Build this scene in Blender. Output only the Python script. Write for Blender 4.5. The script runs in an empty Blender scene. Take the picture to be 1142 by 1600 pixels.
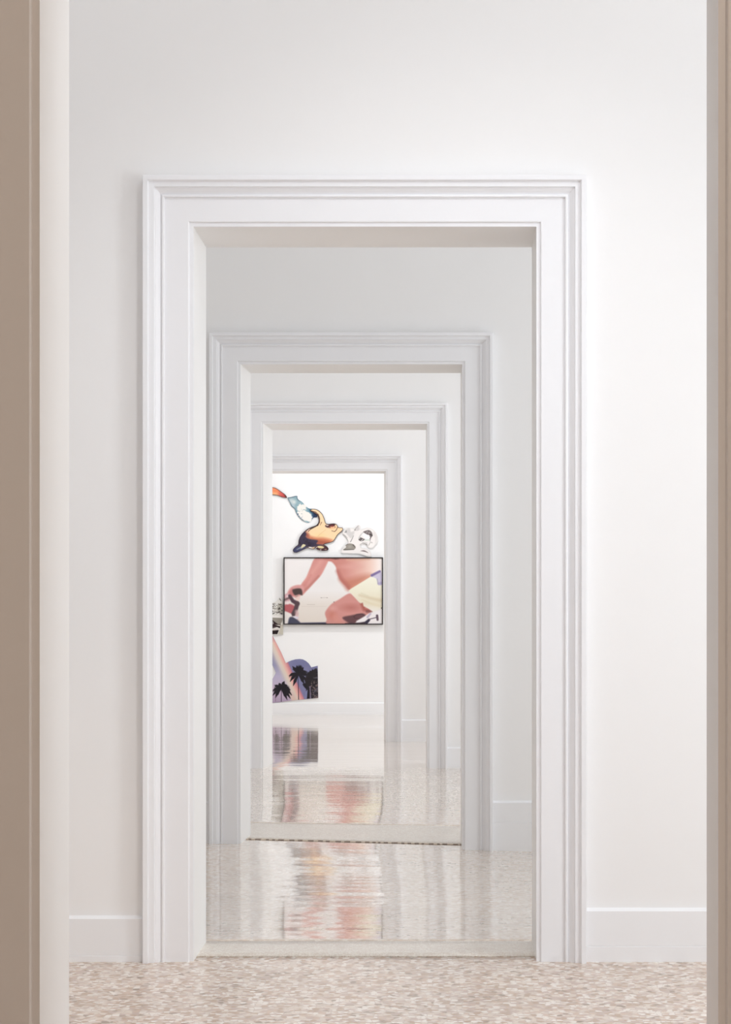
import bpy, bmesh, math, random
import numpy as np
from mathutils import Vector
from mathutils.geometry import delaunay_2d_cdt

random.seed(4)
scene = bpy.context.scene
C = scene.collection

# ------------------------------------------------------------------ camera
# photograph taken as 1142 x 1600; level view camera with a shifted lens
F = 3317.0                 # focal length in pixels of that frame
PX, PY = 663.0, 960.0      # vanishing point of the door reveals
EYE = 1.225
cam = bpy.data.cameras.new('camera')
cam.sensor_fit = 'AUTO'; cam.sensor_width = 36.0
cam.lens = 36.0 * F / 1600.0
cam.shift_x = -(PX - 571.0) / 1600.0
cam.shift_y = (PY - 800.0) / 1600.0
cam.clip_end = 200
co = bpy.data.objects.new('camera', cam); C.objects.link(co)
co.location = (0, 0, EYE); co.rotation_euler = (math.pi/2, 0, 0)
scene.camera = co

# ------------------------------------------------------------------ world, exposure
w = bpy.data.worlds.new('world'); scene.world = w; w.use_nodes = True
w.node_tree.nodes['Background'].inputs[0].default_value = (1, 0.98, 0.96, 1)
w.node_tree.nodes['Background'].inputs[1].default_value = 0.3
vs = scene.view_settings
vs.view_transform = 'Standard'; vs.look = 'None'; vs.gamma = 1; vs.use_curve_mapping = False
vs.exposure = 0.0
scene.cycles.max_bounces = 12; scene.cycles.diffuse_bounces = 9; scene.cycles.glossy_bounces = 4; scene.cycles.adaptive_threshold = .03

# ------------------------------------------------------------------ lamps of the rooms and added fill lights
def area(name, loc, target, size, power, col=(1, 1, 1), size_y=None):
    l = bpy.data.lights.new(name, 'AREA'); l.energy = power; l.color = col
    l.shape = 'RECTANGLE' if size_y else 'DISK'; l.size = size
    if size_y: l.size_y = size_y
    o = bpy.data.objects.new(name, l); C.objects.link(o); o.location = loc
    d = Vector(target) - Vector(loc); o.rotation_euler = d.to_track_quat('-Z', 'Y').to_euler()
    return o
WARM = (1, .965, .93); COOL = (.95, .97, 1)
# tall windows in the right-hand wall of each room give the daylight; lamps and added fill lights sit near the ceiling
WINDOWS = [(4.9, 66), (9.8, 51), (14.5, 67), (19.4, 58), (23.2, 118)]
for wy, pw in WINDOWS:
    area('window_daylight', (3.28, wy, 1.7), (0, wy, 1.3), 1.2, pw, (.87, .945, 1), 2.6)
area('gallery_lamp_and_fill', (1.9, 5.8, 4.8), (.1, 7.5, 1.4), .35, 7, COOL)
def spot(name, loc, target, power, angle, radius, col):
    l = bpy.data.lights.new(name, 'SPOT'); l.energy = power; l.color = col; l.spot_size = math.radians(angle); l.spot_blend = 1; l.shadow_soft_size = radius
    o = bpy.data.objects.new(name, l); C.objects.link(o); o.location = loc
    o.rotation_euler = (Vector(target) - Vector(loc)).to_track_quat('-Z', 'Y').to_euler()
spot('gallery_spotlight', (.28, 5.0, 4.5), (-.1, 7.5, .15), 135, 74, .03, COOL)
area('gallery_lamp_and_fill', (.4, 5.0, 5.1), (.4, 4.8, 0), 1.0, 10, COOL)  # unseen fill added to raise the ambient; so are the ceiling areas below
area('gallery_lamp_and_fill', (.4, 8.9, 5.1), (.4, 9.1, 0), 1.2, 14, COOL)
area('gallery_lamp_and_fill', (.3, 13.2, 5.1), (.3, 13.5, 0), 1.2, 28, COOL)
area('gallery_lamp_and_fill', (.2, 18.0, 5.1), (.2, 18.2, 0), 1.2, 27, COOL)
spot('gallery_spotlight', (-.8, 23.5, 5.0), (-1.2, 25.9, 1.0), 240, 80, .05, COOL)
area('dim_warm_fill', (1.6, -.2, 4.4), (1.0, 3, 0), 1.0, 56, (1, .86, .715))  # unseen fill added for the warm floor bounce in the near room

# ------------------------------------------------------------------ materials
def new_mat(name):
    m = bpy.data.materials.new(name); m.use_nodes = True
    nt = m.node_tree; return m, nt, nt.nodes['Principled BSDF']
def paint(name, col, rough, bump=.04, scale=60, var=.012):
    m, nt, b = new_mat(name); N = nt.nodes; L = nt.links
    tc = N.new('ShaderNodeTexCoord')
    n = N.new('ShaderNodeTexNoise'); n.inputs['Scale'].default_value = scale; n.inputs['Detail'].default_value = 4
    L.new(tc.outputs['Object'], n.inputs['Vector'])
    n2 = N.new('ShaderNodeTexNoise'); n2.inputs['Scale'].default_value = 1.3; n2.inputs['Detail'].default_value = 2
    L.new(tc.outputs['Object'], n2.inputs['Vector'])
    cr = N.new('ShaderNodeValToRGB')
    cr.color_ramp.elements[0].color = tuple(c*(1-var) for c in col) + (1,)
    cr.color_ramp.elements[1].color = tuple(min(1, c*(1+var)) for c in col) + (1,)
    L.new(n2.outputs['Fac'], cr.inputs['Fac']); L.new(cr.outputs['Color'], b.inputs['Base Color'])
    bp = N.new('ShaderNodeBump'); bp.inputs['Strength'].default_value = bump; bp.inputs['Distance'].default_value = .002
    L.new(n.outputs['Fac'], bp.inputs['Height']); L.new(bp.outputs['Normal'], b.inputs['Normal'])
    b.inputs['Roughness'].default_value = rough
    return m
M_WALL = paint('white_wall_paint', (.888, .882, .88), .6)
M_TRIM = paint('white_trim_lacquer', (.885, .888, .91), .38, bump=.02)
M_LINING = paint('warm_white_lining_paint', (.866, .856, .848), .45, bump=.02)
M_BASE = paint('white_baseboard_lacquer', (.885, .886, .898), .4, bump=.02)
M_CEIL = paint('white_ceiling_paint', (.88, .88, .88), .7)

def terrazzo(name, rough, chip, cols, wave, coat=0.0, cement=(.56, .45, .375)):
    m, nt, b = new_mat(name); N = nt.nodes; L = nt.links
    tc = N.new('ShaderNodeTexCoord')
    nz = N.new('ShaderNodeTexNoise'); nz.inputs['Scale'].default_value = 30; nz.inputs['Detail'].default_value = 2
    L.new(tc.outputs['Object'], nz.inputs['Vector'])
    ad = N.new('ShaderNodeVectorMath'); ad.operation = 'MULTIPLY_ADD'
    ad.inputs[1].default_value = (.018, .018, 0); L.new(nz.outputs['Color'], ad.inputs[0]); L.new(tc.outputs['Object'], ad.inputs[2])
    v = N.new('ShaderNodeTexVoronoi'); v.voronoi_dimensions = '2D'; v.inputs['Scale'].default_value = chip
    L.new(ad.outputs[0], v.inputs['Vector'])
    sep = N.new('ShaderNodeSeparateColor'); L.new(v.outputs['Color'], sep.inputs[0])
    cr = N.new('ShaderNodeValToRGB'); cr.color_ramp.interpolation = 'CONSTANT'
    e = cr.color_ramp.elements
    for i, (p, c) in enumerate(cols):
        if i < 2: e[i].position = p; e[i].color = c + (1,)
        else:
            k = e.new(p); k.color = c + (1,)
    L.new(sep.outputs[0], cr.inputs['Fac'])
    # cement matrix between the chips
    ed = N.new('ShaderNodeTexVoronoi'); ed.voronoi_dimensions = '2D'; ed.feature = 'DISTANCE_TO_EDGE'; ed.inputs['Scale'].default_value = chip
    L.new(ad.outputs[0], ed.inputs['Vector'])
    mr = N.new('ShaderNodeMapRange'); mr.inputs[1].default_value = .03; mr.inputs[2].default_value = .10
    L.new(ed.outputs['Distance'], mr.inputs[0])
    mx = N.new('ShaderNodeMix'); mx.data_type = 'RGBA'
    mx.inputs[6].default_value = cement + (1,)
    L.new(mr.outputs[0], mx.inputs[0]); L.new(cr.outputs['Color'], mx.inputs[7])
    # broad mottling of the mix
    bn = N.new('ShaderNodeTexNoise'); bn.inputs['Scale'].default_value = 2.2; bn.inputs['Detail'].default_value = 3
    L.new(tc.outputs['Object'], bn.inputs['Vector'])
    br = N.new('ShaderNodeMapRange'); br.inputs[3].default_value = .86; br.inputs[4].default_value = 1.12
    L.new(bn.outputs['Fac'], br.inputs[0])
    mm = N.new('ShaderNodeVectorMath'); mm.operation = 'SCALE'
    L.new(mx.outputs[2], mm.inputs[0]); L.new(br.outputs[0], mm.inputs['Scale'])
    L.new(mm.outputs[0], b.inputs['Base Color'])
    b.inputs['Roughness'].default_value = rough; b.inputs['IOR'].default_value = 1.5
    b.inputs['Coat Weight'].default_value = coat; b.inputs['Coat Roughness'].default_value = .03; b.inputs['Coat IOR'].default_value = 1.55
    # slight waviness of the hand-ground surface
    mp = N.new('ShaderNodeMapping'); mp.inputs['Scale'].default_value = (.5, 2.0, 1)
    L.new(tc.outputs['Object'], mp.inputs['Vector'])
    wn = N.new('ShaderNodeTexNoise'); wn.inputs['Scale'].default_value = 2.0; wn.inputs['Detail'].default_value = 1.5
    L.new(mp.outputs[0], wn.inputs['Vector'])
    bp = N.new('ShaderNodeBump'); bp.inputs['Strength'].default_value = 1; bp.inputs['Distance'].default_value = wave
    L.new(wn.outputs['Fac'], bp.inputs['Height']); L.new(bp.outputs['Normal'], b.inputs['Normal']); L.new(bp.outputs['Normal'], b.inputs['Coat Normal'])
    return m
CH = [(0, (.82, .72, .635)), (.2, (.58, .435, .34)), (.36, (.92, .86, .80)), (.55, (.70, .55, .455)), (.68, (.76, .66, .59)), (.82, (.64, .51, .45)), (.95, (.40, .31, .255))]
CHB = [(p, tuple(.72*v**.85 + .28*w for v, w in zip((c[0], c[1]*.98, c[2]*.94), (.80, .70, .61)))) for p, c in CH]
CHB[-1] = (.95, (.60, .50, .43))
CHA = [(p, (c[0]**1.25, c[1]**1.25, c[2]**1.27)) for p, c in CH]
M_FLOOR_A = terrazzo('terrazzo_honed', .22, 54, CHA, .002)
M_FLOOR_B = terrazzo('terrazzo_polished', .07, 54, CHB, .0022, .34, (.66, .56, .475))
M_FLOOR_C = terrazzo('terrazzo_polished_fine', .07, 60, CHB, .0022, .3, (.66, .56, .475))
CS = [(0, (.76, .72, .65)), (.3, (.69, .64, .57)), (.6, (.81, .77, .70)), (.85, (.65, .58, .51))]
M_STONE = terrazzo('threshold_stone', .28, 90, CS, .001)
M_DARK = paint('dark_joint_stone', (.21, .14, .10), .5)
M_CREAM = paint('cream_tessera', (.62, .52, .42), .5)
M_FRAME = paint('black_frame_lacquer', (.018, .013, .014), .35)
M_EDGE = paint('white_board_edge', (.75, .74, .73), .6)
M_EDGE_DARK = paint('dark_board_edge', (.08, .07, .08), .6)

m, nt, b = new_mat('daylit_frosted_glass'); M_PANE = m
m.cycles.emission_sampling = 'NONE'
b.inputs['Base Color'].default_value = (.8, .82, .84, 1); b.inputs['Emission Color'].default_value = (.95, .98, 1, 1); b.inputs['Emission Strength'].default_value = 1.0
m, nt, b = new_mat('printed_surface'); M_PRINT = m
at = nt.nodes.new('ShaderNodeAttribute'); at.attribute_name = 'print'
nt.links.new(at.outputs['Color'], b.inputs['Base Color']); b.inputs['Roughness'].default_value = .45
b.inputs['Specular IOR Level'].default_value = .25

# ------------------------------------------------------------------ helpers
def P(px, py, d):
    return ((px - PX) * d / F, EYE - (py - PY) * d / F)
def X(px, d): return (px - PX) * d / F
def Z(py, d): return EYE - (py - PY) * d / F
def mesh_obj(name, verts, faces, mat, parent=None, smooth=False):
    me = bpy.data.meshes.new(name); me.from_pydata(verts, [], faces)
    bm = bmesh.new(); bm.from_mesh(me); bmesh.ops.recalc_face_normals(bm, faces=bm.faces); bm.to_mesh(me); bm.free()
    if smooth:
        for p in me.polygons: p.use_smooth = True
    me.materials.append(mat)
    o = bpy.data.objects.new(name, me); C.objects.link(o)
    if parent: o.parent = parent
    return o
HEX = [(0,1,2,3), (7,6,5,4), (0,4,5,1), (1,5,6,2), (2,6,7,3), (3,7,4,0)]
def hexa(name, pts, mat, parent=None): return mesh_obj(name, pts, HEX, mat, parent)
def boxpts(x0, x1, y0, y1, z0, z1):
    return [(x0,y0,z0),(x1,y0,z0),(x1,y0,z1),(x0,y0,z1),(x0,y1,z0),(x1,y1,z0),(x1,y1,z1),(x0,y1,z1)]
def structure(o, label, cat):
    o['kind'] = 'structure'; o['label'] = label; o['category'] = cat; return o
def empty(name, loc):
    o = bpy.data.objects.new(name, None); C.objects.link(o); o.location = loc; o.empty_display_size = .1; return o

# the old floors are not flat: a settled height profile along and across the rooms
_ys = [-4, 7.5, 7.95, 8.5, 9.2, 10.2, 11.4, 12.4, 13.4, 14.8, 16.5, 17.2, 20.4, 21.0, 30]
_zs = [0, 0, 0, -.020, -.034, -.036, -.020, -.014, -.004, .012, .031, .031, .0, 0, 0]
_fy = np.arange(-6, 32, .02); _fz = np.interp(_fy, _ys, _zs)
_k = np.exp(-.5*(np.arange(-40, 41)*.02/.22)**2); _k /= _k.sum()
_fz = np.convolve(np.pad(_fz, 40, mode='edge'), _k, 'valid')
def fz(x, y):
    t = max(0.0, 1 - abs(y - 11.6) / 2.2); t = t*t*(3 - 2*t)
    return float(np.interp(y, _fy, _fz)) - .026 * t * max(-1.2, min(1.2, x + .45))

XL, XR, ZC = -3.0, 3.4, 5.3
# ------------------------------------------------------------------ cross walls with doorways
# depth, wall thickness, front opening (l, r, top), moulding width, rear opening (l, r, top)
DOORS = [
    dict(n=1, d=3.79, t=.30, fo=(62, 1122, -243), w=152, bo=(108, 1104, -150)),
    dict(n=2, d=7.50, t=.44, fo=(302, 838, 354), w=77, bo=(322, 831, 386.5)),
    dict(n=3, d=11.40, t=.42, fo=(375.7, 722, 569), w=48, bo=(391.5, 719.5, 583)),
    dict(n=4, d=16.50, t=.50, fo=(411, 667.5, 662), w=31.5, bo=(425.5, 665.5, 672)),
    dict(n=5, d=20.45, t=.40, fo=(404, 603, 736), w=25, bo=(408, 600, 740)),
]
TXT = ['nearest dim doorway at the edges of the picture', 'largest white doorway in the middle of the picture',
       'second white doorway of the row, seen through the largest one', 'third white doorway of the row, seen through the second one',
       'smallest and farthest white doorway, opening on the room with pictures']
SIDE = ['near', 'front', 'second', 'third', 'fourth']
# profile of the moulded surround: (fraction of width from the outer edge, projection in metres)
PROFILE = [(0, -.005), (0, .052), (.012, .055), (.100, .055), (.118, .047), (.125, .043), (.225, .043), (.235, .034),
           (.262, .033), (.30, .029), (.335, .023), (.365, .020), (.37, .026), (.395, .0275), (.42, .026), (.425, .017),
           (.90, .017), (.915, .015), (.925, .009), (1.0, .009), (1.0, -.005)]
PROFILE = [(u, p) for u, p in PROFILE]
for k, D in enumerate(DOORS):
    d, t = D['d'], D['t']; l, r, top = D['fo']; bl, br_, bt = D['bo']
    df = d - .009
    x0, x1, z1 = X(l, df), X(r, df), Z(top, df)
    W = D['w'] * df / F
    db = d + t
    xb0, xb1, zb1 = X(bl, db), X(br_, db), Z(bt, db)
    if k == 0: z1 = zb1 = 2.62
    # wall slab with the hole of the doorway (the lining covers its edges)
    m_ = .012
    hx0, hx1, hz = min(x0, xb0) - m_, max(x1, xb1) + m_, max(z1, zb1) + m_
    v = []; zb = -.3
    for y in (d, db):
        v += [(XL,y,zb),(hx0,y,zb),(hx0,y,hz),(hx1,y,hz),(hx1,y,zb),(XR,y,zb),(XR,y,ZC),(hx1,y,ZC),(hx0,y,ZC),(XL,y,ZC),(XL,y,hz),(XR,y,hz)]
    fr = [(0,1,2,10), (10,2,8,9), (2,3,7,8), (3,11,6,7), (4,5,11,3)]
    f = fr + [tuple(i+12 for i in reversed(q)) for q in fr]
    f += [(1,13,14,2), (2,14,15,3), (3,15,16,4), (0,10,22,12), (10,9,21,22), (5,17,23,11), (11,23,18,6), (9,8,20,21), (8,7,19,20), (7,6,18,19), (0,12,13,1), (4,16,17,5)]
    structure(mesh_obj('wall_' + SIDE[k], v, f, M_WALL), 'white painted wall around the ' + TXT[k], 'wall')
    # doorway surround: moulded uprights and head, plain linings in the depth of the wall
    root = structure(empty('door_%d' % D['n'], ((x0+x1)/2, d, 0)), 'moulded surround of the ' + TXT[k], 'doorway')
    L_ = root.location
    def rel(p): return (p[0]-L_.x, p[1]-L_.y, p[2]-L_.z)
    xo0, xo1, zo = x0 - W, x1 + W, z1 + W
    n = len(PROFILE)
    for side in (0, 1, 2):
        va, vb = [], []
        for u, p in PROFILE:
            q = u * W; y = d - p
            if side == 0: va.append((xo0+q, y, fz(xo0+q, y)-.03)); vb.append((xo0+q, y, zo-q))
            if side == 1: va.append((xo1-q, y, fz(xo1-q, y)-.03)); vb.append((xo1-q, y, zo-q))
            if side == 2: va.append((xo0+q, y, zo-q)); vb.append((xo1-q, y, zo-q))
        fc = [(i, (i+1) % n, n+(i+1) % n, n+i) for i in range(n)]
        fc += [tuple(range(n)), tuple(range(2*n-1, n-1, -1))]
        mesh_obj('architrave_head' if side == 2 else 'architrave_upright', [rel(q) for q in va+vb], fc, M_TRIM, root)
    ys, ye = d - .0085, db
    s_ = .02
    lo = min(fz(x0, d), fz(x1, d)) - .03
    hexa('jamb_lining', [rel(q) for q in [(x0-s_,ys,lo),(x0,ys,lo),(x0,ys,z1),(x0-s_,ys,z1),(xb0-s_,ye,lo),(xb0,ye,lo),(xb0,ye,zb1),(xb0-s_,ye,zb1)]], M_LINING, root)
    hexa('jamb_lining', [rel(q) for q in [(x1,ys,lo),(x1+s_,ys,lo),(x1+s_,ys,z1),(x1,ys,z1),(xb1,ye,lo),(xb1+s_,ye,lo),(xb1+s_,ye,zb1),(xb1,ye,zb1)]], M_LINING, root)
    hexa('head_lining', [rel(q) for q in [(x0-s_,ys,z1),(x1+s_,ys,z1),(x1+s_,ys,z1+s_),(x0-s_,ys,z1+s_),(xb0-s_,ye,zb1),(xb1+s_,ye,zb1),(xb1+s_,ye,zb1+s_),(xb0-s_,ye,zb1+s_)]], M_LINING, root)
    D.update(x0=x0, x1=x1, xb0=xb0, xb1=xb1, xo0=xo0, xo1=xo1)

# end wall, side walls, ceiling
DE = 25.9
structure(hexa('wall_end', boxpts(XL, XR, DE, DE+.3, -.3, ZC), M_WALL), 'white end wall hung with pictures and cutouts', 'wall')
structure(hexa('wall_left', boxpts(XL-.3, XL, -4, DE+.3, -.3, ZC), M_WALL), 'white side wall on the left of all the rooms', 'wall')
structure(hexa('wall_right', boxpts(XR, XR+.3, -4, DE+.3, -.3, ZC), M_WALL), 'white side wall on the right of all the rooms', 'wall')
structure(hexa('wall_behind', boxpts(XL-.3, XR+.3, -4.3, -4, -.3, ZC), M_WALL), 'wall behind the camera in the dim room', 'wall')
for i, (wy, pw) in enumerate(WINDOWS):      # window frames with frosted daylit panes, on the right-hand wall
    r_ = structure(empty('window_%d' % (i+1), (XR, wy, .6)), 'tall daylit window in the right-hand wall, room %d from the camera' % (i+1), 'window')
    for yy in (-.68, -.03, .62): hexa('window_frame', boxpts(-.08, -.002, yy, yy+.06, 0, 2.6), M_TRIM, r_)
    for zz in (0, .85, 1.7, 2.54): hexa('window_frame', boxpts(-.075, -.003, -.62, .62, zz, zz+.06), M_TRIM, r_)
    for ya, yb_ in ((-.62, -.03), (.03, .62)):
        for z0 in (.06, .91, 1.76): hexa('pane', boxpts(-.03, -.004, ya, yb_, z0, z0+.78), M_PANE, r_)
structure(hexa('ceiling', boxpts(XL-.3, XR+.3, -4.3, DE+.3, ZC, ZC+.2), M_CEIL), 'white ceiling over all the rooms', 'ceiling')

# ------------------------------------------------------------------ baseboards
# profile: (projection, height from top), a plinth strip below and a chamfered top
def baseboard(name, xa, xb, d, px_top, label, plinth, dz=.010):
    zt = Z(px_top, d - .018)
    pr = [(-.004, zt+dz), (.003, zt+dz), (.018, zt), (.018, plinth+.0015), (.0165, plinth), (.0195, plinth-.0015), (.0195, None), (-.004, None)]
    n = len(pr); xs = np.linspace(xa, xb, 9); v = []
    for x in xs:
        for p, z in pr:
            base = fz(x, d - p)
            v.append((x, d - p, base - .03 if z is None else z))
    f = []
    for j in range(len(xs)-1):
        f += [(j*n+i, j*n+(i+1) % n, (j+1)*n+(i+1) % n, (j+1)*n+i) for i in range(n)]
    f += [tuple(range(n)), tuple(range(len(v)-1, len(v)-1-n, -1))]
    structure(mesh_obj(name, v, f, M_BASE), label, 'baseboard')
D = DOORS
baseboard('baseboard_left', XL, D[1]['xo0'], 7.5, 1436, 'low white baseboard left of the largest doorway', .022)
baseboard('baseboard_right', D[1]['xo1'], XR, 7.5, 1424, 'tall white baseboard right of the largest doorway', .055)
baseboard('baseboard_second_left', XL, D[2]['xo0'], 11.4, 1255, 'white baseboard left of the second doorway', .1)
baseboard('baseboard_second_right', D[2]['xo1'], XR, 11.4, 1254.5, 'tall white baseboard right of the second doorway', .11)
baseboard('baseboard_third_left', XL, D[3]['xo0'], 16.5, 1169, 'white baseboard left of the third doorway', .03)
baseboard('baseboard_third_right', D[3]['xo1'], XR, 16.5, 1169.5, 'white baseboard right of the third doorway', .05)
baseboard('baseboard_fourth_left', XL, D[4]['xo0'], 20.45, 1125, 'white baseboard left of the farthest doorway', .03)
baseboard('baseboard_fourth_right', D[4]['xo1'], XR, 20.45, 1126, 'white baseboard right of the farthest doorway', .03)
baseboard('baseboard_end', XL, XR, DE, 1099, 'white baseboard along the end wall under the palm cutout', .03)

# ------------------------------------------------------------------ floors and thresholds
def ground(name, y0, y1, mat, label, dx=.16, dy=.08, xa=XL, xb=XR, lift=0, thick=.06, cat='floor', parent=None, edge=None):
    nx = max(2, int((xb-xa)/dx)+1); ny = max(2, int((y1-y0)/dy)+1)
    v, f = [], []
    for j in range(ny):
        y = y0 + (y1-y0)*j/(ny-1)
        for i in range(nx):
            x = xa + (xb-xa)*i/(nx-1); v.append((x, y, fz(x, y)+lift))
    for j in range(ny-1):
        for i in range(nx-1):
            a = j*nx+i; f.append((a, a+1, a+nx+1, a+nx))
    top = len(f)
    ring = list(range(nx)) + [j*nx+nx-1 for j in range(1, ny)] + [(ny-1)*nx+i for i in range(nx-2, -1, -1)] + [j*nx for j in range(ny-2, 0, -1)]
    s = len(v)
    for i in ring: v.append((v[i][0], v[i][1], v[i][2]-thick))
    for i in range(len(ring)):
        a, b_ = ring[i], ring[(i+1) % len(ring)]; f.append((a, s+i, s+(i+1) % len(ring), b_))
    f.append(tuple(s+i for i in range(len(ring))))
    me = bpy.data.meshes.new(name); me.from_pydata(v, [], f); me.materials.append(mat)
    for i, p in enumerate(me.polygons): p.use_smooth = i < top
    me.update()
    o = bpy.data.objects.new(name, me); C.objects.link(o)
    if parent is None: structure(o, label, cat)
    else: o.parent = parent
    return o
ground('floor', -4, 7.60, M_FLOOR_A, 'speckled brown and cream terrazzo floor in front of the largest doorway')
ground('floor', 7.97, 11.645, M_FLOOR_B, 'polished terrazzo floor between the largest and the second doorway')
ground('floor', 12.50, DE, M_FLOOR_C, 'polished pale terrazzo floor beyond the second doorway')
ground('trim_1', 7.60, 7.97, M_STONE, 'pale stone threshold slab in the largest doorway', lift=.002, cat='threshold', xa=-1.2, xb=.75)
ground('trim_2', 11.645, 12.50, M_STONE, 'pale stone threshold slab in the second doorway', lift=.001, cat='threshold', xa=-1.35, xb=.6)
# row of dark and cream tesserae along the front of the second threshold
v, f = [], []; vc, fcx = [], []
x = -1.0
while x < .24:
    L0 = random.uniform(.012, .034)
    tgt_v, tgt_f = (v, f)
    z = fz(x, 11.63)
    s = len(v); v += boxpts(x, x+L0, 11.626, 11.636+random.uniform(0,.008), z-.02, z+.0016); f += [tuple(i+s for i in q) for q in HEX]
    x += L0
    L1 = random.uniform(.012, .032); z = fz(x, 11.63)
    s = len(vc); vc += boxpts(x, x+L1, 11.618, 11.646, z-.02, z+.0016); fcx += [tuple(i+s for i in q) for q in HEX]
    x += L1
r_ = bpy.data.objects['trim_2']
o = mesh_obj('tessera_border', v, f, M_DARK, r_); o['kind'] = 'stuff'
o = mesh_obj('tessera_border', vc, fcx, M_CREAM, r_); o['kind'] = 'stuff'

# ------------------------------------------------------------------ prints
def s2l(c):
    c = np.asarray(c, float) / 255.0
    return np.where(c <= .04045, c/12.92, ((c+.055)/1.055)**2.4)
def smooth_poly(pts, n=5):
    p = np.array(pts, float); m = len(p); out = []
    for i in range(m):
        a, b_, c, d_ = p[i-1], p[i], p[(i+1) % m], p[(i+2) % m]
        for t in np.linspace(0, 1, n, endpoint=False):
            out.append(.5*((2*b_) + (-a+c)*t + (2*a-5*b_+4*c-d_)*t*t + (-a+3*b_-3*c+d_)*t**3))
    return np.array(out)
def seg_dist(x, y, a, b_):
    dx, dy = b_[0]-a[0], b_[1]-a[1]; L2 = dx*dx+dy*dy + 1e-12
    t = np.clip(((x-a[0])*dx+(y-a[1])*dy)/L2, 0, 1)
    return np.hypot(x-(a[0]+t*dx), y-(a[1]+t*dy)), t
def sdist(x, y, poly):
    """signed distance, positive inside"""
    dm = np.full(x.shape, 1e9); ins = np.zeros(x.shape, bool); n = len(poly)
    for i in range(n):
        a, b_ = poly[i], poly[(i+1) % n]
        dm = np.minimum(dm, seg_dist(x, y, a, b_)[0])
        c = (a[1] > y) != (b_[1] > y)
        with np.errstate(divide='ignore', invalid='ignore'):
            xi = (b_[0]-a[0])*(y-a[1])/(b_[1]-a[1]+1e-12)+a[0]
        ins ^= c & (x < xi)
    return np.where(ins, dm, -dm)
def vnoise(x, y, s, seed=0):
    xx, yy = x/s, y/s; ix, iy = np.floor(xx).astype(int), np.floor(yy).astype(int); fx, fy = xx-ix, yy-iy
    fx, fy = fx*fx*(3-2*fx), fy*fy*(3-2*fy)
    def h(i, j):
        q = np.sin(i*127.1+j*311.7+seed*74.7)*43758.5453; return q-np.floor(q)
    return (h(ix,iy)*(1-fx)+h(ix+1,iy)*fx)*(1-fy)+(h(ix,iy+1)*(1-fx)+h(ix+1,iy+1)*fx)*fy
class Paint:
    def __init__(s, x, y, base): s.x, s.y = x, y; s.c = np.tile(np.array(base, float), (len(x), 1))
    def mix(s, a, col):
        col = np.asarray(col, float); a = np.clip(a, 0, 1)[:, None]; s.c = s.c*(1-a) + (col if col.ndim == 2 else col[None, :])*a
    def poly(s, pts, col, soft=6., sm=True, op=1.):
        p = smooth_poly(pts) if sm else np.array(pts, float)
        s.mix(op*np.clip(sdist(s.x, s.y, p)/soft+.5, 0, 1), col)
    def line(s, pts, w0, w1, col, soft=4., op=1.):
        n = len(pts)-1; a = np.zeros(len(s.x))
        for i in range(n):
            dd, t = seg_dist(s.x, s.y, pts[i], pts[i+1]); w_ = w0+(w1-w0)*(i+t)/n
            a = np.maximum(a, np.clip((w_/2-dd)/soft+.5, 0, 1))
        s.mix(a*op, col)
    def blob(s, cx, cy, rx, ry, col, op=1., hard=.5):
        r = np.hypot((s.x-cx)/rx, (s.y-cy)/ry); s.mix(op*np.clip((1-r)/(1-hard), 0, 1), col)
    def ramp(s, t, stops):
        q = [a for a, _ in stops]; return np.stack([np.interp(t, q, [c[i] for _, c in stops]) for i in range(3)], 1)
PRINT_GAIN = .97
def print_attr(me, col, sat=.9, lift=.05):
    g = col.mean(1, keepdims=True); col = (g + (col-g)*sat)*(1-lift) + 250*lift
    lin = s2l(np.clip(col, 0, 255))*PRINT_GAIN
    at = me.attributes.new('print', 'FLOAT_COLOR', 'POINT')
    at.data.foreach_set('color', np.concatenate([lin, np.ones((len(lin), 1))], 1).astype(np.float32).ravel())

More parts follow.
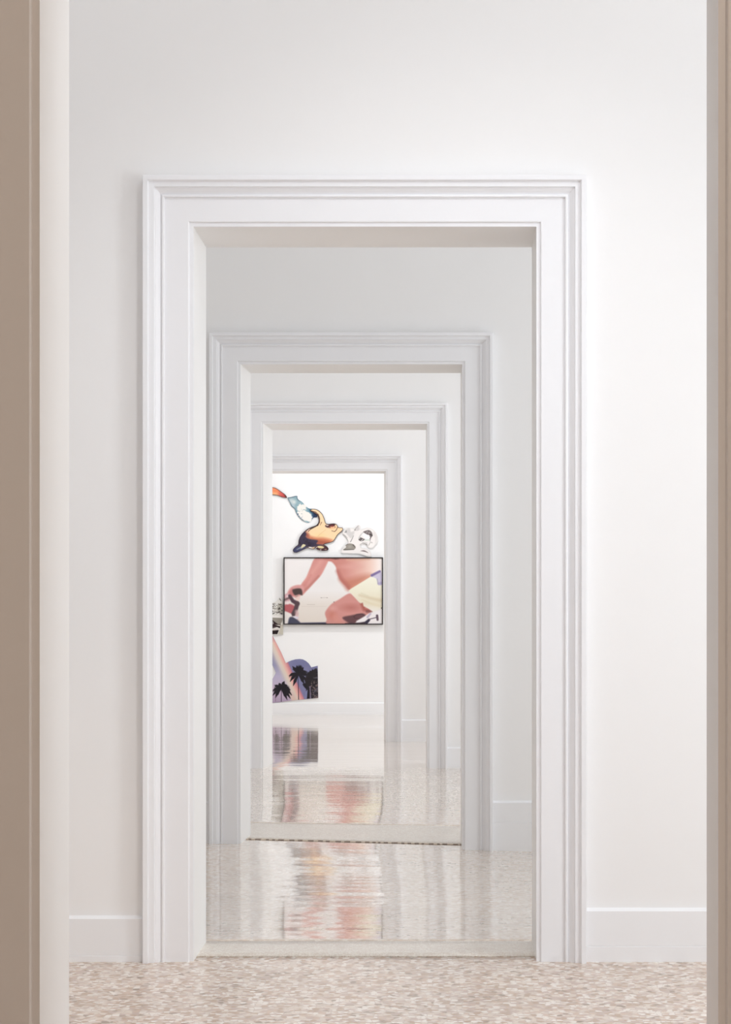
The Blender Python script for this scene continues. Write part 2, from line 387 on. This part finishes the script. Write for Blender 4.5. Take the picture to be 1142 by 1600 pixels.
def cutout(name, zoom, outline, painter, label, base_gap=.006, thick=.010, step=.55, sm=True, edge=M_EDGE, group=None):
    """a flat board sawn to an outline, hung just off the end wall, with a printed face"""
    zx, zy, zs = zoom
    ol = smooth_poly(outline, 4) if sm else np.array(outline, float)
    yb = DE - base_gap; yf = yb - thick
    def world(q, y): return (X(zx+q[0]/zs, yf), y, Z(zy+q[1]/zs, yf))
    st = step*zs
    gx = np.arange(ol[:,0].min()+st/2, ol[:,0].max(), st); gy = np.arange(ol[:,1].min()+st/2, ol[:,1].max(), st)
    G = np.stack(np.meshgrid(gx, gy), -1).reshape(-1, 2); G = G[sdist(G[:,0], G[:,1], ol) > st*.4]
    pts = [Vector(q) for q in ol] + [Vector(q) for q in G]
    n = len(ol)
    vo, _, fo, *_ = delaunay_2d_cdt(pts, [], [list(range(n))], 1, 1e-4)
    vo = np.array([tuple(q) for q in vo])
    pa = painter(vo[:,0], vo[:,1])
    cen = world(ol.mean(0), yb); cen = (cen[0], yb, Z(zy+ol[:,1].max()/zs, yf))
    root = empty(name, cen)
    def rl(p): return (p[0]-cen[0], p[1]-cen[1], p[2]-cen[2])
    # board
    vb = [rl(world(q, yf+.0006)) for q in ol] + [rl(world(q, yb)) for q in ol]
    fb = [(i, (i+1) % n, n+(i+1) % n, n+i) for i in range(n)] + [tuple(range(n)), tuple(range(2*n-1, n-1, -1))]
    mesh_obj('board', vb, fb, edge, root)
    # printed face
    me = bpy.data.meshes.new('printed_face'); me.from_pydata([rl(world(q, yf)) for q in vo], [], [tuple(q) for q in fo]); me.materials.append(M_PRINT)
    print_attr(me, pa.c)
    me.update()
    if len(me.polygons) and me.polygons[0].normal.y > 0: me.flip_normals()
    o = bpy.data.objects.new('printed_face', me); C.objects.link(o); o.parent = root
    hexa('hanging_batten', [rl(q) for q in boxpts(cen[0]-.02, cen[0]+.02, yb, DE, *sorted((world(ol.mean(0), yb)[2]-.01, world(ol.mean(0), yb)[2]+.01)))], M_EDGE, root)
    root['label'] = label; root['category'] = 'wall art'
    if group: root['group'] = group
    return root
GRP = 'cutouts on the end wall'

# --- orange tapering tip
def p_tip(x, y):
    p = Paint(x, y, (245, 135, 85))
    p.mix(np.clip((y-190)/70, 0, 1)*np.clip((190-x)/120, 0, 1), (252, 185, 125))
    p.mix(np.clip((x-120)/120, 0, 1), (205, 70, 65)); p.blob(210, 255, 60, 26, (225, 85, 85), .8)
    p.line([(60,190),(130,180)], 26, 20, (250,125,65), 14, .8)
    ol = smooth_poly(TIP, 4); sd = sdist(x, y, ol); p.mix(np.clip((17-sd)/9, 0, 1)*np.clip((y < 1e9)*1., 0, 1), (75, 35, 35))
    p.mix(np.clip((x-270)/70, 0, 1), (70, 18, 20)); return p
TIP = [(-330,150), (-200,110), (-90,92), (0,95), (70,108), (150,150), (230,208), (310,268), (356,332), (330,350), (240,335), (150,300), (60,283), (0,278), (-120,285), (-260,260)]
cutout('beak_cutout', (425, 755, 15.23), TIP, p_tip, 'orange red pointed cutout at the upper left of the end wall', group=GRP, edge=M_EDGE_DARK)

# --- sky and clouds
SKY = [(368,352), (440,332), (590,300), (606,352), (640,400), (720,448), (820,556), (880,600), (960,612), (1010,640), (1060,700), (1075,770), (1060,812), (1000,818), (962,850), (935,895), (870,937), (780,920), (700,870), (630,800), (570,705), (540,622), (460,550), (420,470)]
def p_sky(x, y):
    n1 = vnoise(x, y, 60, 1); n2 = vnoise(x, y, 28, 2)
    p = Paint(x, y, (140, 174, 184))
    p.mix(np.clip((x-820)/90, 0, 1), (70, 120, 148)); p.mix(np.clip((x-930)/70, 0, 1)*np.clip((y-640)/60, 0, 1), (28, 45, 82))
    j = (n2-.5)*50
    for cx, cy, rx, ry in [(690,570,105,75), (760,560,60,70), (650,600,70,60), (800,790,160,120), (870,850,90,80), (720,700,120,60), (640,720,70,70)]:
        r = np.hypot((x-cx+j)/rx, (y-cy+j)/ry); p.mix(np.clip((1.05-r)/.25, 0, 1), (244, 238, 230))
    p.blob(450, 420, 90, 110, (200, 211, 211), .9, .1); p.blob(520, 450, 80, 80, (226, 228, 222), .9, .1); p.blob(490, 540, 80, 80, (190, 204, 212), .8, .1)
    ol = smooth_poly(SKY, 4); sd = sdist(x, y, ol)
    left = np.clip((690-x)/60, 0, 1)+np.clip((y-690)/60, 0, 1)*np.clip((800-x)/60, 0, 1)
    p.mix(np.clip((34-sd)/26, 0, 1)*np.clip(left, 0, 1)*(.5+n1*.5), (70, 98, 116))
    p.mix(np.clip((n2-.60)/.15, 0, 1)*np.clip((740-x)/80, 0, 1)*np.clip((y-640)/60, 0, 1), (95, 115, 140)); return p
cutout('sky_cutout', (425, 755, 15.23), SKY, p_sky, 'blue cutout printed with white clouds, above the orange creature', group=GRP, base_gap=.003, thick=.005)

# --- orange creature with a raised trunk
CRE = [(412,86), (470,64), (560,84), (640,150), (690,240), (716,332), (760,364), (880,354), (940,375), (975,430), (1040,434), (1066,465), (1040,510), (960,582), (905,670), (860,716), (770,746), (685,772), (740,806), (776,855), (750,890), (640,897), (560,875), (515,838), (480,866), (400,852), (370,842), (300,864), (220,902), (140,934), (85,922), (72,872), (125,812), (172,770), (184,690), (220,600), (300,510), (400,440), (520,395), (568,345), (582,270), (550,190), (490,142), (425,112)]
def p_cre(x, y):
    n1 = vnoise(x, y, 40, 5); n2 = vnoise(x, y, 18, 6)
    p = Paint(x, y, (252, 214, 164))
    p.blob(600, 600, 170, 90, (247, 208, 140), .6, .1)
    p.poly([(330,520),(400,590),(520,630),(700,640),(860,690),(760,760),(560,790),(430,720),(330,640)], (214, 118, 80), 60, op=.95)
    p.poly([(540,690),(700,700),(800,725),(700,770),(560,770)], (165, 75, 55), 50, op=.8)
    p.blob(350, 590, 70, 80, (150, 70, 60), .8, .2)
    p.poly([(170,780),(180,690),(215,600),(300,505),(340,560),(330,620),(400,660),(560,690),(545,760),(690,775),(600,800),(500,820),(420,830),(330,840),(60,940),(60,870)], (52, 44, 68), 30)
    p.mix(np.clip((n2-.55)/.2, 0, 1)*np.clip((480-x)/100, 0, 1)*np.clip((y-620)/60, 0, 1)*.7, (35, 24, 34))
    p.poly([(60,880),(180,810),(330,820),(220,920),(80,940)], (58, 62, 100), 20)
    p.poly([(225,830),(270,765),(325,785),(290,820),(235,850)], (226, 214, 165), 14); p.line([(150,870),(230,830)], 14, 22, (150,160,165), 14)
    p.poly([(385,820),(440,825),(460,860),(400,850)], (245, 235, 225), 10)
    p.poly([(520,810),(680,790),(790,850),(740,905),(560,890)], (70, 36, 42), 16)
    p.poly([(560,805),(640,800),(690,830),(640,850),(570,835)], (228, 208, 150), 12); p.blob(620, 878, 22, 10, (240,225,215)); p.blob(720, 870, 30, 9, (190,150,130)); p.blob(540, 830, 14, 14, (235,215,205))
    # trunk shadow side, pupils and mouth
    p.line([(560,180),(590,250),(592,330),(560,390)], 40, 26, (70,38,34), 14, .85); p.line([(430,100),(520,130),(570,190)], 14, 30, (90,55,45), 12, .8)
    p.line([(610,390),(640,330)], 6, 14, (120,60,45), 8); p.line([(340,500),(460,440),(560,385)], 30, 30, (50,30,32), 14, .9)
    p.line([(350,505),(400,470)], 16, 14, (240,200,180), 8); p.line([(375,515),(410,480)], 14, 10, (120,50,45), 8)
    p.poly([(715,390),(780,370),(900,360),(900,400),(830,430),(770,440),(720,420)], (75, 30, 34), 16)
    p.blob(755, 392, 36, 14, (240,215,200), .95); p.blob(840, 440, 70, 40, (240,180,130), .9, .4); p.blob(850, 408, 28, 18, (150,45,45)); p.blob(805, 432, 16, 16, (120,45,40)); p.blob(905, 425, 22, 30, (190,120,80), .7)
    p.blob(865, 470, 60, 26, (248,205,150), 1, .3)
    p.line([(960,420),(935,480),(900,515),(840,500)], 14, 10, (95,45,38), 8); p.line([(560,610),(640,540),(720,480)], 6, 8, (225,175,120), 10, .7)
    sd = sdist(x, y, smooth_poly(CRE, 4)); p.mix(np.clip((15-sd)/9, 0, 1), (48, 28, 32)); return p
cutout('creature_cutout', (452, 790, 12.69), CRE, p_cre, 'orange and dark blue creature cutout with raised curved neck and short bill', base_gap=.010, group=GRP, step=.45, edge=M_EDGE_DARK)

# --- pale grey splash
SPL = [(118,300), (165,215), (250,160), (380,170), (440,160), (520,85), (572,130), (575,205), (640,190), (760,155), (880,195), (960,275), (1012,400), (1000,520), (945,600), (900,662), (800,672), (752,625), (735,570), (640,555), (570,610), (610,670), (740,690), (830,775), (852,845), (828,893), (740,888), (640,850), (520,818), (300,812), (110,802), (78,770), (110,705), (190,600), (245,545), (250,470), (200,380)]
def p_spl(x, y):
    n1 = vnoise(x, y, 50, 11); n2 = vnoise(x, y, 24, 12)
    p = Paint(x, y, (240, 234, 231)); sd = sdist(x, y, smooth_poly(SPL, 4))
    p.mix(np.clip((36-sd)/36, 0, 1)*.5, (216, 211, 208))
    p.poly([(180,250),(290,160),(330,260),(420,240),(380,380),(320,420),(260,360)], (208,203,201), 40, op=.9); p.blob(205, 250, 26, 44, (120,122,118), .8, .1); p.line([(165,275),(215,268)], 12, 16, (110,110,105), 8, .8)
    p.line([(430,215),(460,165),(520,110)], 26, 18, (165,160,158), 14); p.blob(432, 215, 18, 20, (105,102,100)); p.poly([(440,230),(520,130),(540,220)], (196,191,189), 20, op=.7); p.line([(320,515),(360,440),(395,360)], 22, 14, (148,142,140), 10); p.line([(160,320),(240,420)], 12, 12, (196,190,188), 10)
    p.poly([(135,725),(205,655),(195,600),(300,555),(400,585),(450,650),(420,710),(330,722)], (150,142,132), 14); p.line([(150,718),(250,716),(400,712)], 22, 14, (70,62,55), 10); p.line([(385,590),(440,660)], 26, 12, (72,64,58), 10); p.blob(300, 640, 70, 50, (175,168,158), .7, .1); p.line([(205,600),(260,570)], 14, 20, (110,103,96), 8, .7)
    p.poly([(640,260),(780,215),(860,270),(880,360),(840,420),(820,500),(800,470),(815,400),(790,340),(730,340),(690,300)], (110,98,98), 12); p.mix(np.clip((n2-.5)/.15, 0, 1)*np.clip((70-np.hypot((x-780), (y-290)*1.2))/30, 0, 1), (205,198,196)); p.line([(820,330),(870,350)], 34, 30, (58,48,48), 10)
    p.poly([(525,450),(560,400),(640,430),(690,460),(600,500),(540,480)], (92,82,82), 12); p.line([(540,420),(570,350),(640,270)], 40, 16, (200,196,194), 14); p.line([(590,490),(640,450)], 12, 10, (235,230,228), 6)
    p.poly([(620,330),(700,310),(790,370),(810,420),(740,450),(680,420)], (248,247,250), 14); p.line([(690,470),(800,470)], 40, 40, (216,222,214), 20)
    p.line([(570,590),(640,535),(740,545)], 30, 22, (200,195,192), 14); p.line([(780,610),(830,520),(870,540)], 20, 26, (196,190,186), 14); p.line([(920,300),(975,430),(960,560)], 60, 40, (226,220,217), 30)
    p.poly([(570,750),(650,730),(720,755),(775,800),(700,775),(620,758)], (120,100,100), 10); return p
cutout('splash_cutout', (528, 815, 16.31), SPL, p_spl, 'pale grey and white cutout resting on top of the framed cyclist photograph', base_gap=.008, group=GRP)

# --- black and white fragment
BWF = [(-420,330), (-150,360), (60,370), (170,330), (250,260), (310,170), (380,250), (415,340), (428,480), (430,760), (428,900), (425,1090), (425,1170), (440,1180), (436,1425), (240,1442), (80,1440), (-120,1440), (-420,900)]
def p_bw(x, y):
    n1 = vnoise(x, y, 55, 21); n2 = vnoise(x, y, 30, 22)
    p = Paint(x, y, (226, 223, 217)); up = np.clip((760-y)/20, 0, 1)
    p.mix(up*np.clip((n1-.5)/.2, 0, 1)*np.clip((y-360)/40, 0, 1), (182, 176, 168)); p.poly([(260,420),(420,400),(430,740),(330,690),(250,600)], (165,160,146), 40, op=.8)
    p.mix(up*np.clip((n2-.68)/.12, 0, 1)*np.clip((y-380)/40, 0, 1), (80, 70, 66))
    p.line([(320,230),(360,295)], 26, 16, (45,42,42), 8); p.line([(330,420),(385,430)], 26, 20, (60,55,52), 10); p.line([(85,485),(165,440)], 26, 12, (80,74,74), 10); p.line([(90,730),(165,690)], 28, 14, (50,46,42), 10); p.blob(380, 720, 50, 34, (70,60,66), .9)
    p.poly([(-420,830),(430,870),(400,980),(340,1090),(240,1060),(90,930),(-420,900)], (150,142,130), 14, sm=False); p.line([(-400,790),(430,830)], 60, 50, (236,230,226), 20)
    p.poly([(85,930),(150,985),(260,1070),(360,1085),(330,1210),(230,1170),(90,1210),(-400,1210),(-400,950)], (36,18,22), 12, sm=False)
    p.poly([(170,1090),(330,1100),(340,1140),(250,1120)], (225,215,205), 8, sm=False); p.poly([(90,950),(120,1060),(90,1070)], (190,184,182), 8, sm=False); p.line([(90,1180),(200,1150)], 10, 8, (120,105,110), 8)
    p.poly([(80,1225),(300,1220),(260,1280),(90,1305)], (205,195,190), 10, sm=False); p.poly([(-400,1300),(295,1270),(240,1405),(-400,1405)], (22,8,10), 8, sm=False)
    p.poly([(350,1090),(430,1090),(436,1425),(250,1430),(330,1220)], (196,188,172), 12, sm=False); p.mix(np.clip((y-1410)/12, 0, 1), (205, 203, 198)); return p
cutout('black_and_white_cutout', (422, 925, 21.33), BWF, p_bw, 'black, grey and white cutout left of the framed cyclist photograph', sm=False, group=GRP, base_gap=.008, thick=.010, step=.5)

# --- palms with a rainbow
PAL = [(-150,114), (28,114), (95,245), (200,450), (302,682), (350,655), (420,625), (500,603), (590,595), (660,606), (720,638), (780,690), (832,770), (900,752), (965,735), (976,1408), (520,1452), (30,1512), (-150,1530), (-150,1100), (30,1000), (95,882), (30,740), (-150,400)]
def p_pal(x, y):
    n1 = vnoise(x, y, 120, 31); n2 = vnoise(x, y, 45, 32); n3 = vnoise(x, y, 20, 33)
    p = Paint(x, y, (112, 113, 158)); p.mix(np.clip((n1-.35)*1.4, 0, 1)*.5, (140, 138, 178)); p.mix(np.clip((y-1150)/200, 0, 1)*.6*np.clip((n2-.3)*2, 0, 1), (125, 128, 176))
    c = x - (40 + (y-300)*.445)                # across the rainbow
    left = np.clip((-c+10)/60, 0, 1)
    p.mix(left, p.ramp(np.clip((y-300)/1200, 0, 1), [(0, (172,160,172)), (.35, (150,148,182)), (.55, (186,176,206)), (.8, (200,178,202)), (1, (172,150,180))]))
    rb = p.ramp(c, [(-150, (190,178,190)), (-60, (214,202,196)), (-5, (226,206,190)), (45, (236,180,168)), (90, (226,150,150)), (125, (206,124,138)), (150, (160,115,150)), (170, (112,113,158))])
    p.mix(np.clip((c+150)/90, 0, 1)*np.clip((165-c)/30, 0, 1), rb); p.mix(np.clip((y-1150)/250, 0, 1)*np.clip((c+170)/60, 0, 1)*np.clip((10-c)/60, 0, 1), (222,190,178))
    p.mix(np.clip((260-y)/120, 0, 1)*.6, (178,130,150))
    dk = (22, 18, 26)
    def frond(cx, cy, ang, ln, dr, w0=46, sub=True):
        pts = []; a = math.radians(ang)
        for i in range(7):
            t = i/6; pts.append((cx+math.cos(a)*ln*t, cy-math.sin(a)*ln*t+dr*t*t))
        p.line(pts[:5], w0*.8, w0*1.35, dk, 12); p.line(pts[4:], w0*1.35, 10, dk, 12)
        for q in pts[2:6]: p.line([q, (q[0]+math.cos(a)*26, q[1]+46)], 18, 8, dk, 9)
    for cx, cy, fr in [(205,1210,[(70,190,30),(50,190,80),(25,210,120),(5,220,160),(-25,210,120),(150,160,10),(175,180,60),(190,175,110),(215,150,110),(110,130,10),(-50,190,90),(35,150,30)]),
                       (560,910,[(75,200,20),(100,190,10),(55,190,20),(125,210,10),(35,200,60),(10,200,60),(165,200,90),(185,170,140),(-20,190,90),(-45,180,90),(60,190,60),(240,210,60),(85,150,10)]),
                       (880,960,[(75,140,0),(100,150,0),(50,120,0),(140,170,60),(170,190,120),(200,200,150),(-10,120,60),(-40,170,120),(225,220,140),(-70,260,120),(-100,240,120),(120,160,20)])]:
        for a, ln, dr in fr: frond(cx, cy, a, ln, dr)
    p.blob(590, 800, 80, 90, dk, .95, .5); p.blob(700, 880, 80, 50, dk, .85, .4); p.blob(225, 1190, 60, 60, dk, .95, .4); p.blob(310, 1190, 80, 60, dk, .8, .3)
    p.poly([(740,900),(850,840),(960,830),(975,1410),(830,1415),(760,1200),(700,1080)], (30,25,30), 20, op=.92); p.poly([(650,1120),(720,1110),(760,1240),(700,1200)], dk, 14)
    p.mix(np.clip((x-780)/40, 0, 1)*np.clip((y-1020)/80, 0, 1)*np.clip((n3-.55)/.15, 0, 1)*.8, (122,98,98)); p.mix(np.clip((x-860)/40, 0, 1)*np.clip((n2-.62)/.12, 0, 1)*np.clip((y-850)/60, 0, 1)*.6, (104,98,116))
    p.line([(800,1180),(815,1410)], 36, 30, (128,112,140), 12, .8)
    p.line([(555,930),(560,1100),(566,1445)], 10, 17, (34,24,44), 6); p.line([(208,1230),(205,1495)], 12, 15, (60,40,62), 7); p.line([(85,1330),(85,1480)], 8, 8, (120,75,105), 7); p.line([(775,1200),(770,1420)], 34, 60, (24,20,30), 12); p.line([(840,1250),(845,1415)], 16, 20, dk, 8); return p
cutout('palm_cutout', (424, 985, 13.333), PAL, p_pal, 'cutout of dark palms and a pink rainbow, low on the end wall', sm=False, group=GRP, step=.42)

# --- framed photograph of a cyclist
def framed_photo():
    zx, zy, zs = 435, 860, 6.718
    yf = DE - .055                      # front of the frame
    xa, xb = X(zx+53/zs, yf), X(zx+1097/zs, yf); za, zb = Z(zy+780/zs, yf), Z(zy+72/zs, yf)
    root = empty('framed_photograph', ((xa+xb)/2, DE, za))
    def rl(p): return (p[0]-root.location.x, p[1]-DE, p[2]-za)
    fw = .0135
    for q in (boxpts(xa, xb, yf, DE-.004, zb-fw, zb), boxpts(xa, xb, yf, DE-.004, za, za+fw), boxpts(xa, xa+fw, yf, DE-.004, za+fw, zb-fw), boxpts(xb-fw, xb, yf, DE-.004, za+fw, zb-fw)):
        hexa('frame_rail', [rl(p) for p in q], M_FRAME, root)
    hexa('backing_board', [rl(p) for p in boxpts(xa+fw, xb-fw, yf+.012, DE-.002, za+fw, zb-fw)], M_EDGE, root)
    nx, ny = 330, 224; yp = yf + .0105
    wx = np.linspace(xa+fw, xb-fw, nx); wz = np.linspace(zb-fw, za+fw, ny)
    XX, ZZ = np.meshgrid(wx, wz); XX, ZZ = XX.ravel(), ZZ.ravel()
    x = ((XX*F/yf+PX)-zx)*zs; y = (((EYE-ZZ)*F/yf+PY)-zy)*zs
    n1 = vnoise(x, y, 70, 41); n2 = vnoise(x, y, 25, 42)
    p = Paint(x, y, (240, 234, 232)); p.mix(np.clip(1-np.hypot((x-560)/420, (y-300)/300), 0, 1)*.6, (226, 224, 222))
    p.mix(np.clip((y-420)/160, 0, 1), (226, 214, 203)); p.mix(np.clip((y-640)/120, 0, 1)*.5, (222, 206, 190)); p.mix(np.clip((300-x)/240, 0, 1)*np.clip((420-y)/300, 0, 1)*.5, (245, 236, 236))
    for (a, b_) in [((440,497),(515,495)), ((300,568),(380,568))]:
        p.line([a, b_], 5, 5, (175,160,152), 6, .6); 
    p.line([(240,588),(500,588)], 3, 3, (205,190,178), 5, .7); p.blob(583, 543, 9, 10, (120,95,95), .9); p.blob(510, 497, 8, 5, (120,100,95), .8); p.blob(450, 497, 6, 6, (135,115,110), .8)
    skin = (221, 132, 122)
    # arm and hand
    p.poly([(395,74),(560,74),(525,112),(490,180),(445,262),(370,345),(295,425),(245,470),(225,400),(245,345),(290,285),(330,190)], skin, 16)
    p.line([(250,440),(320,380),(420,270)], 16, 14, (176,88,80), 26, .6); p.line([(300,320),(370,220),(440,120)], 40, 40, (232,150,138), 46, .7); p.line([(270,370),(340,260)], 26, 22, (214,112,104), 24, .5)
    p.poly([(92,458),(125,392),(190,364),(250,370),(268,420),(235,470),(190,500),(140,480)], (224,142,138), 18); p.poly([(110,440),(150,400),(165,470),(125,480)], (196,94,92), 22, op=.8)
    p.poly([(58,470),(110,455),(130,500),(100,540),(58,530)], (212,150,158), 20); p.blob(95, 482, 26, 20, (240,205,212), .9, .2)
    p.poly([(55,580),(110,560),(170,585),(185,630),(130,665),(55,630)], (190,72,80), 20); p.blob(95, 550, 28, 24, (238,218,216), .95, .4); p.line([(60,520),(120,495)], 20, 20, (95,70,70), 14, .9)
    p.poly([(148,412),(235,402),(250,468),(215,462),(170,470)], (62,44,42), 16); p.blob(195, 485, 22, 20, (170,130,120), .8, .3); p.poly([(180,500),(225,480),(215,530),(195,540)], (236,200,190), 14)
    p.line([(118,478),(150,530),(200,560)], 34, 44, (66,38,52), 14); p.line([(198,556),(180,620),(155,672)], 44, 46, (70,44,52), 14); p.blob(190, 665, 26, 34, (150,70,80), .6, .1); p.line([(190,640),(200,740)], 34, 26, (222,176,176), 24, .7)
    p.poly([(55,650),(110,655),(140,690),(95,770),(55,770)], (232,222,216), 16); p.poly([(98,768),(118,702),(175,710),(235,765),(235,775),(98,775)], (52,52,78), 16); p.poly([(150,690),(210,700),(190,720)], (215,205,222), 12)
    p.poly([(200,760),(520,754),(520,776),(200,776)], (50,48,82), 10, sm=False)
    # torso, fading into light at the back
    p.poly([(500,72),(1110,72),(1110,190),(970,272),(850,350),(752,412),(700,372),(640,300),(612,225),(600,170),(560,122),(525,110)], p.ramp(x, [(540,(206,112,100)), (700,(216,128,114)), (850,(230,162,146)), (960,(240,196,178)), (1050,(246,226,218)), (1092,(246,236,230))]), 16)
    p.poly([(640,300),(700,310),(900,255),(960,275),(752,412),(690,365)], (204,104,74), 70, op=.75); p.line([(620,220),(660,300),(740,395)], 30, 40, (176,74,66), 44, .6); p.line([(760,395),(860,340),(960,280)], 20, 16, (212,118,82), 26, .7); p.blob(600, 88, 50, 16, (130,66,60), .8, .2); p.blob(760, 170, 170, 40, (226,150,138), .7, .1); p.line([(720,100),(950,92)], 22, 20, (224,158,124), 20, .6)
    # leg
    p.poly([(740,452),(640,512),(560,560),(508,618),(488,662),(505,720),(530,780),(860,780),(900,700),(985,640),(960,620),(895,565),(850,545),(790,480)], (214,128,118), 16)
    p.blob(760, 600, 150, 60, (188,90,80), .8, .0); p.blob(560, 680, 70, 80, (210,104,82), .7, .1); p.line([(880,560),(900,620),(950,630)], 44, 30, (165,62,48), 28, .8); p.blob(570, 610, 60, 40, (226,150,140), .6, .1); p.line([(600,700),(640,770)], 60, 60, (220,128,112), 40, .7)
    p.poly([(672,704),(770,680),(880,662),(915,690),(850,740),(770,768),(720,752)], (92,48,52), 18); p.line([(790,695),(820,672),(880,668),(905,690),(860,715),(800,712),(790,695)], 6, 6, (58,28,36), 6); p.poly([(820,740),(960,658),(1000,640),(1110,615),(1110,780),(800,780)], (234,226,226), 14, sm=False)
    p.poly([(700,765),(850,758),(930,745),(930,776),(700,776)], (40,24,36), 12, sm=False); p.line([(925,755),(950,730)], 34, 26, (32,24,50), 10); p.line([(955,722),(1035,702)], 10, 10, (96,80,96), 8); p.line([(1035,685),(1040,728)], 24, 22, (78,52,70), 10); p.line([(935,700),(965,665)], 22, 18, (180,165,190), 14); p.line([(930,640),(980,640)], 30, 14, (110,50,50), 18, .7)
    # shorts and belt
    p.poly([(735,425),(760,402),(980,268),(1050,260),(1110,320),(1110,600),(1000,648),(945,612),(893,585),(884,548),(862,556),(800,492)], p.ramp(y, [(270,(242,238,216)), (420,(236,230,202)), (560,(228,214,182)), (640,(232,226,214))]), 12, sm=False)
    p.line([(850,470),(960,500),(1092,530)], 16, 34, (214,192,150), 30, .8); p.line([(880,520),(1000,570),(1092,590)], 14, 22, (222,204,160), 24, .6); p.line([(870,450),(940,480)], 12, 12, (216,206,172), 18, .7)
    p.poly([(972,266),(1060,214),(1092,262),(1097,352),(1052,358),(1036,306),(1005,285)], (196,186,214), 12); p.line([(980,262),(1062,220)], 26, 22, (108,88,150), 14); p.line([(1055,350),(1097,340)], 26, 30, (160,146,196), 18, .8); p.line([(1035,300),(1045,350)], 10, 10, (150,140,170), 10, .8); p.line([(1080,606),(1097,600)], 10, 10, (70,52,58), 6)
    v = [rl((a, yp, b_)) for a, b_ in zip(XX, ZZ)]
    f = [(j*nx+i, (j+1)*nx+i, (j+1)*nx+i+1, j*nx+i+1) for j in range(ny-1) for i in range(nx-1)]
    me = bpy.data.meshes.new('printed_face'); me.from_pydata(v, [], f); me.materials.append(M_PRINT); print_attr(me, p.c, .80, .10); me.update()
    if me.polygons[0].normal.y > 0: me.flip_normals()
    o = bpy.data.objects.new('printed_face', me); C.objects.link(o); o.parent = root
    root['label'] = 'black framed photograph of a bare chested cyclist in pale shorts'; root['category'] = 'picture'
framed_photo()
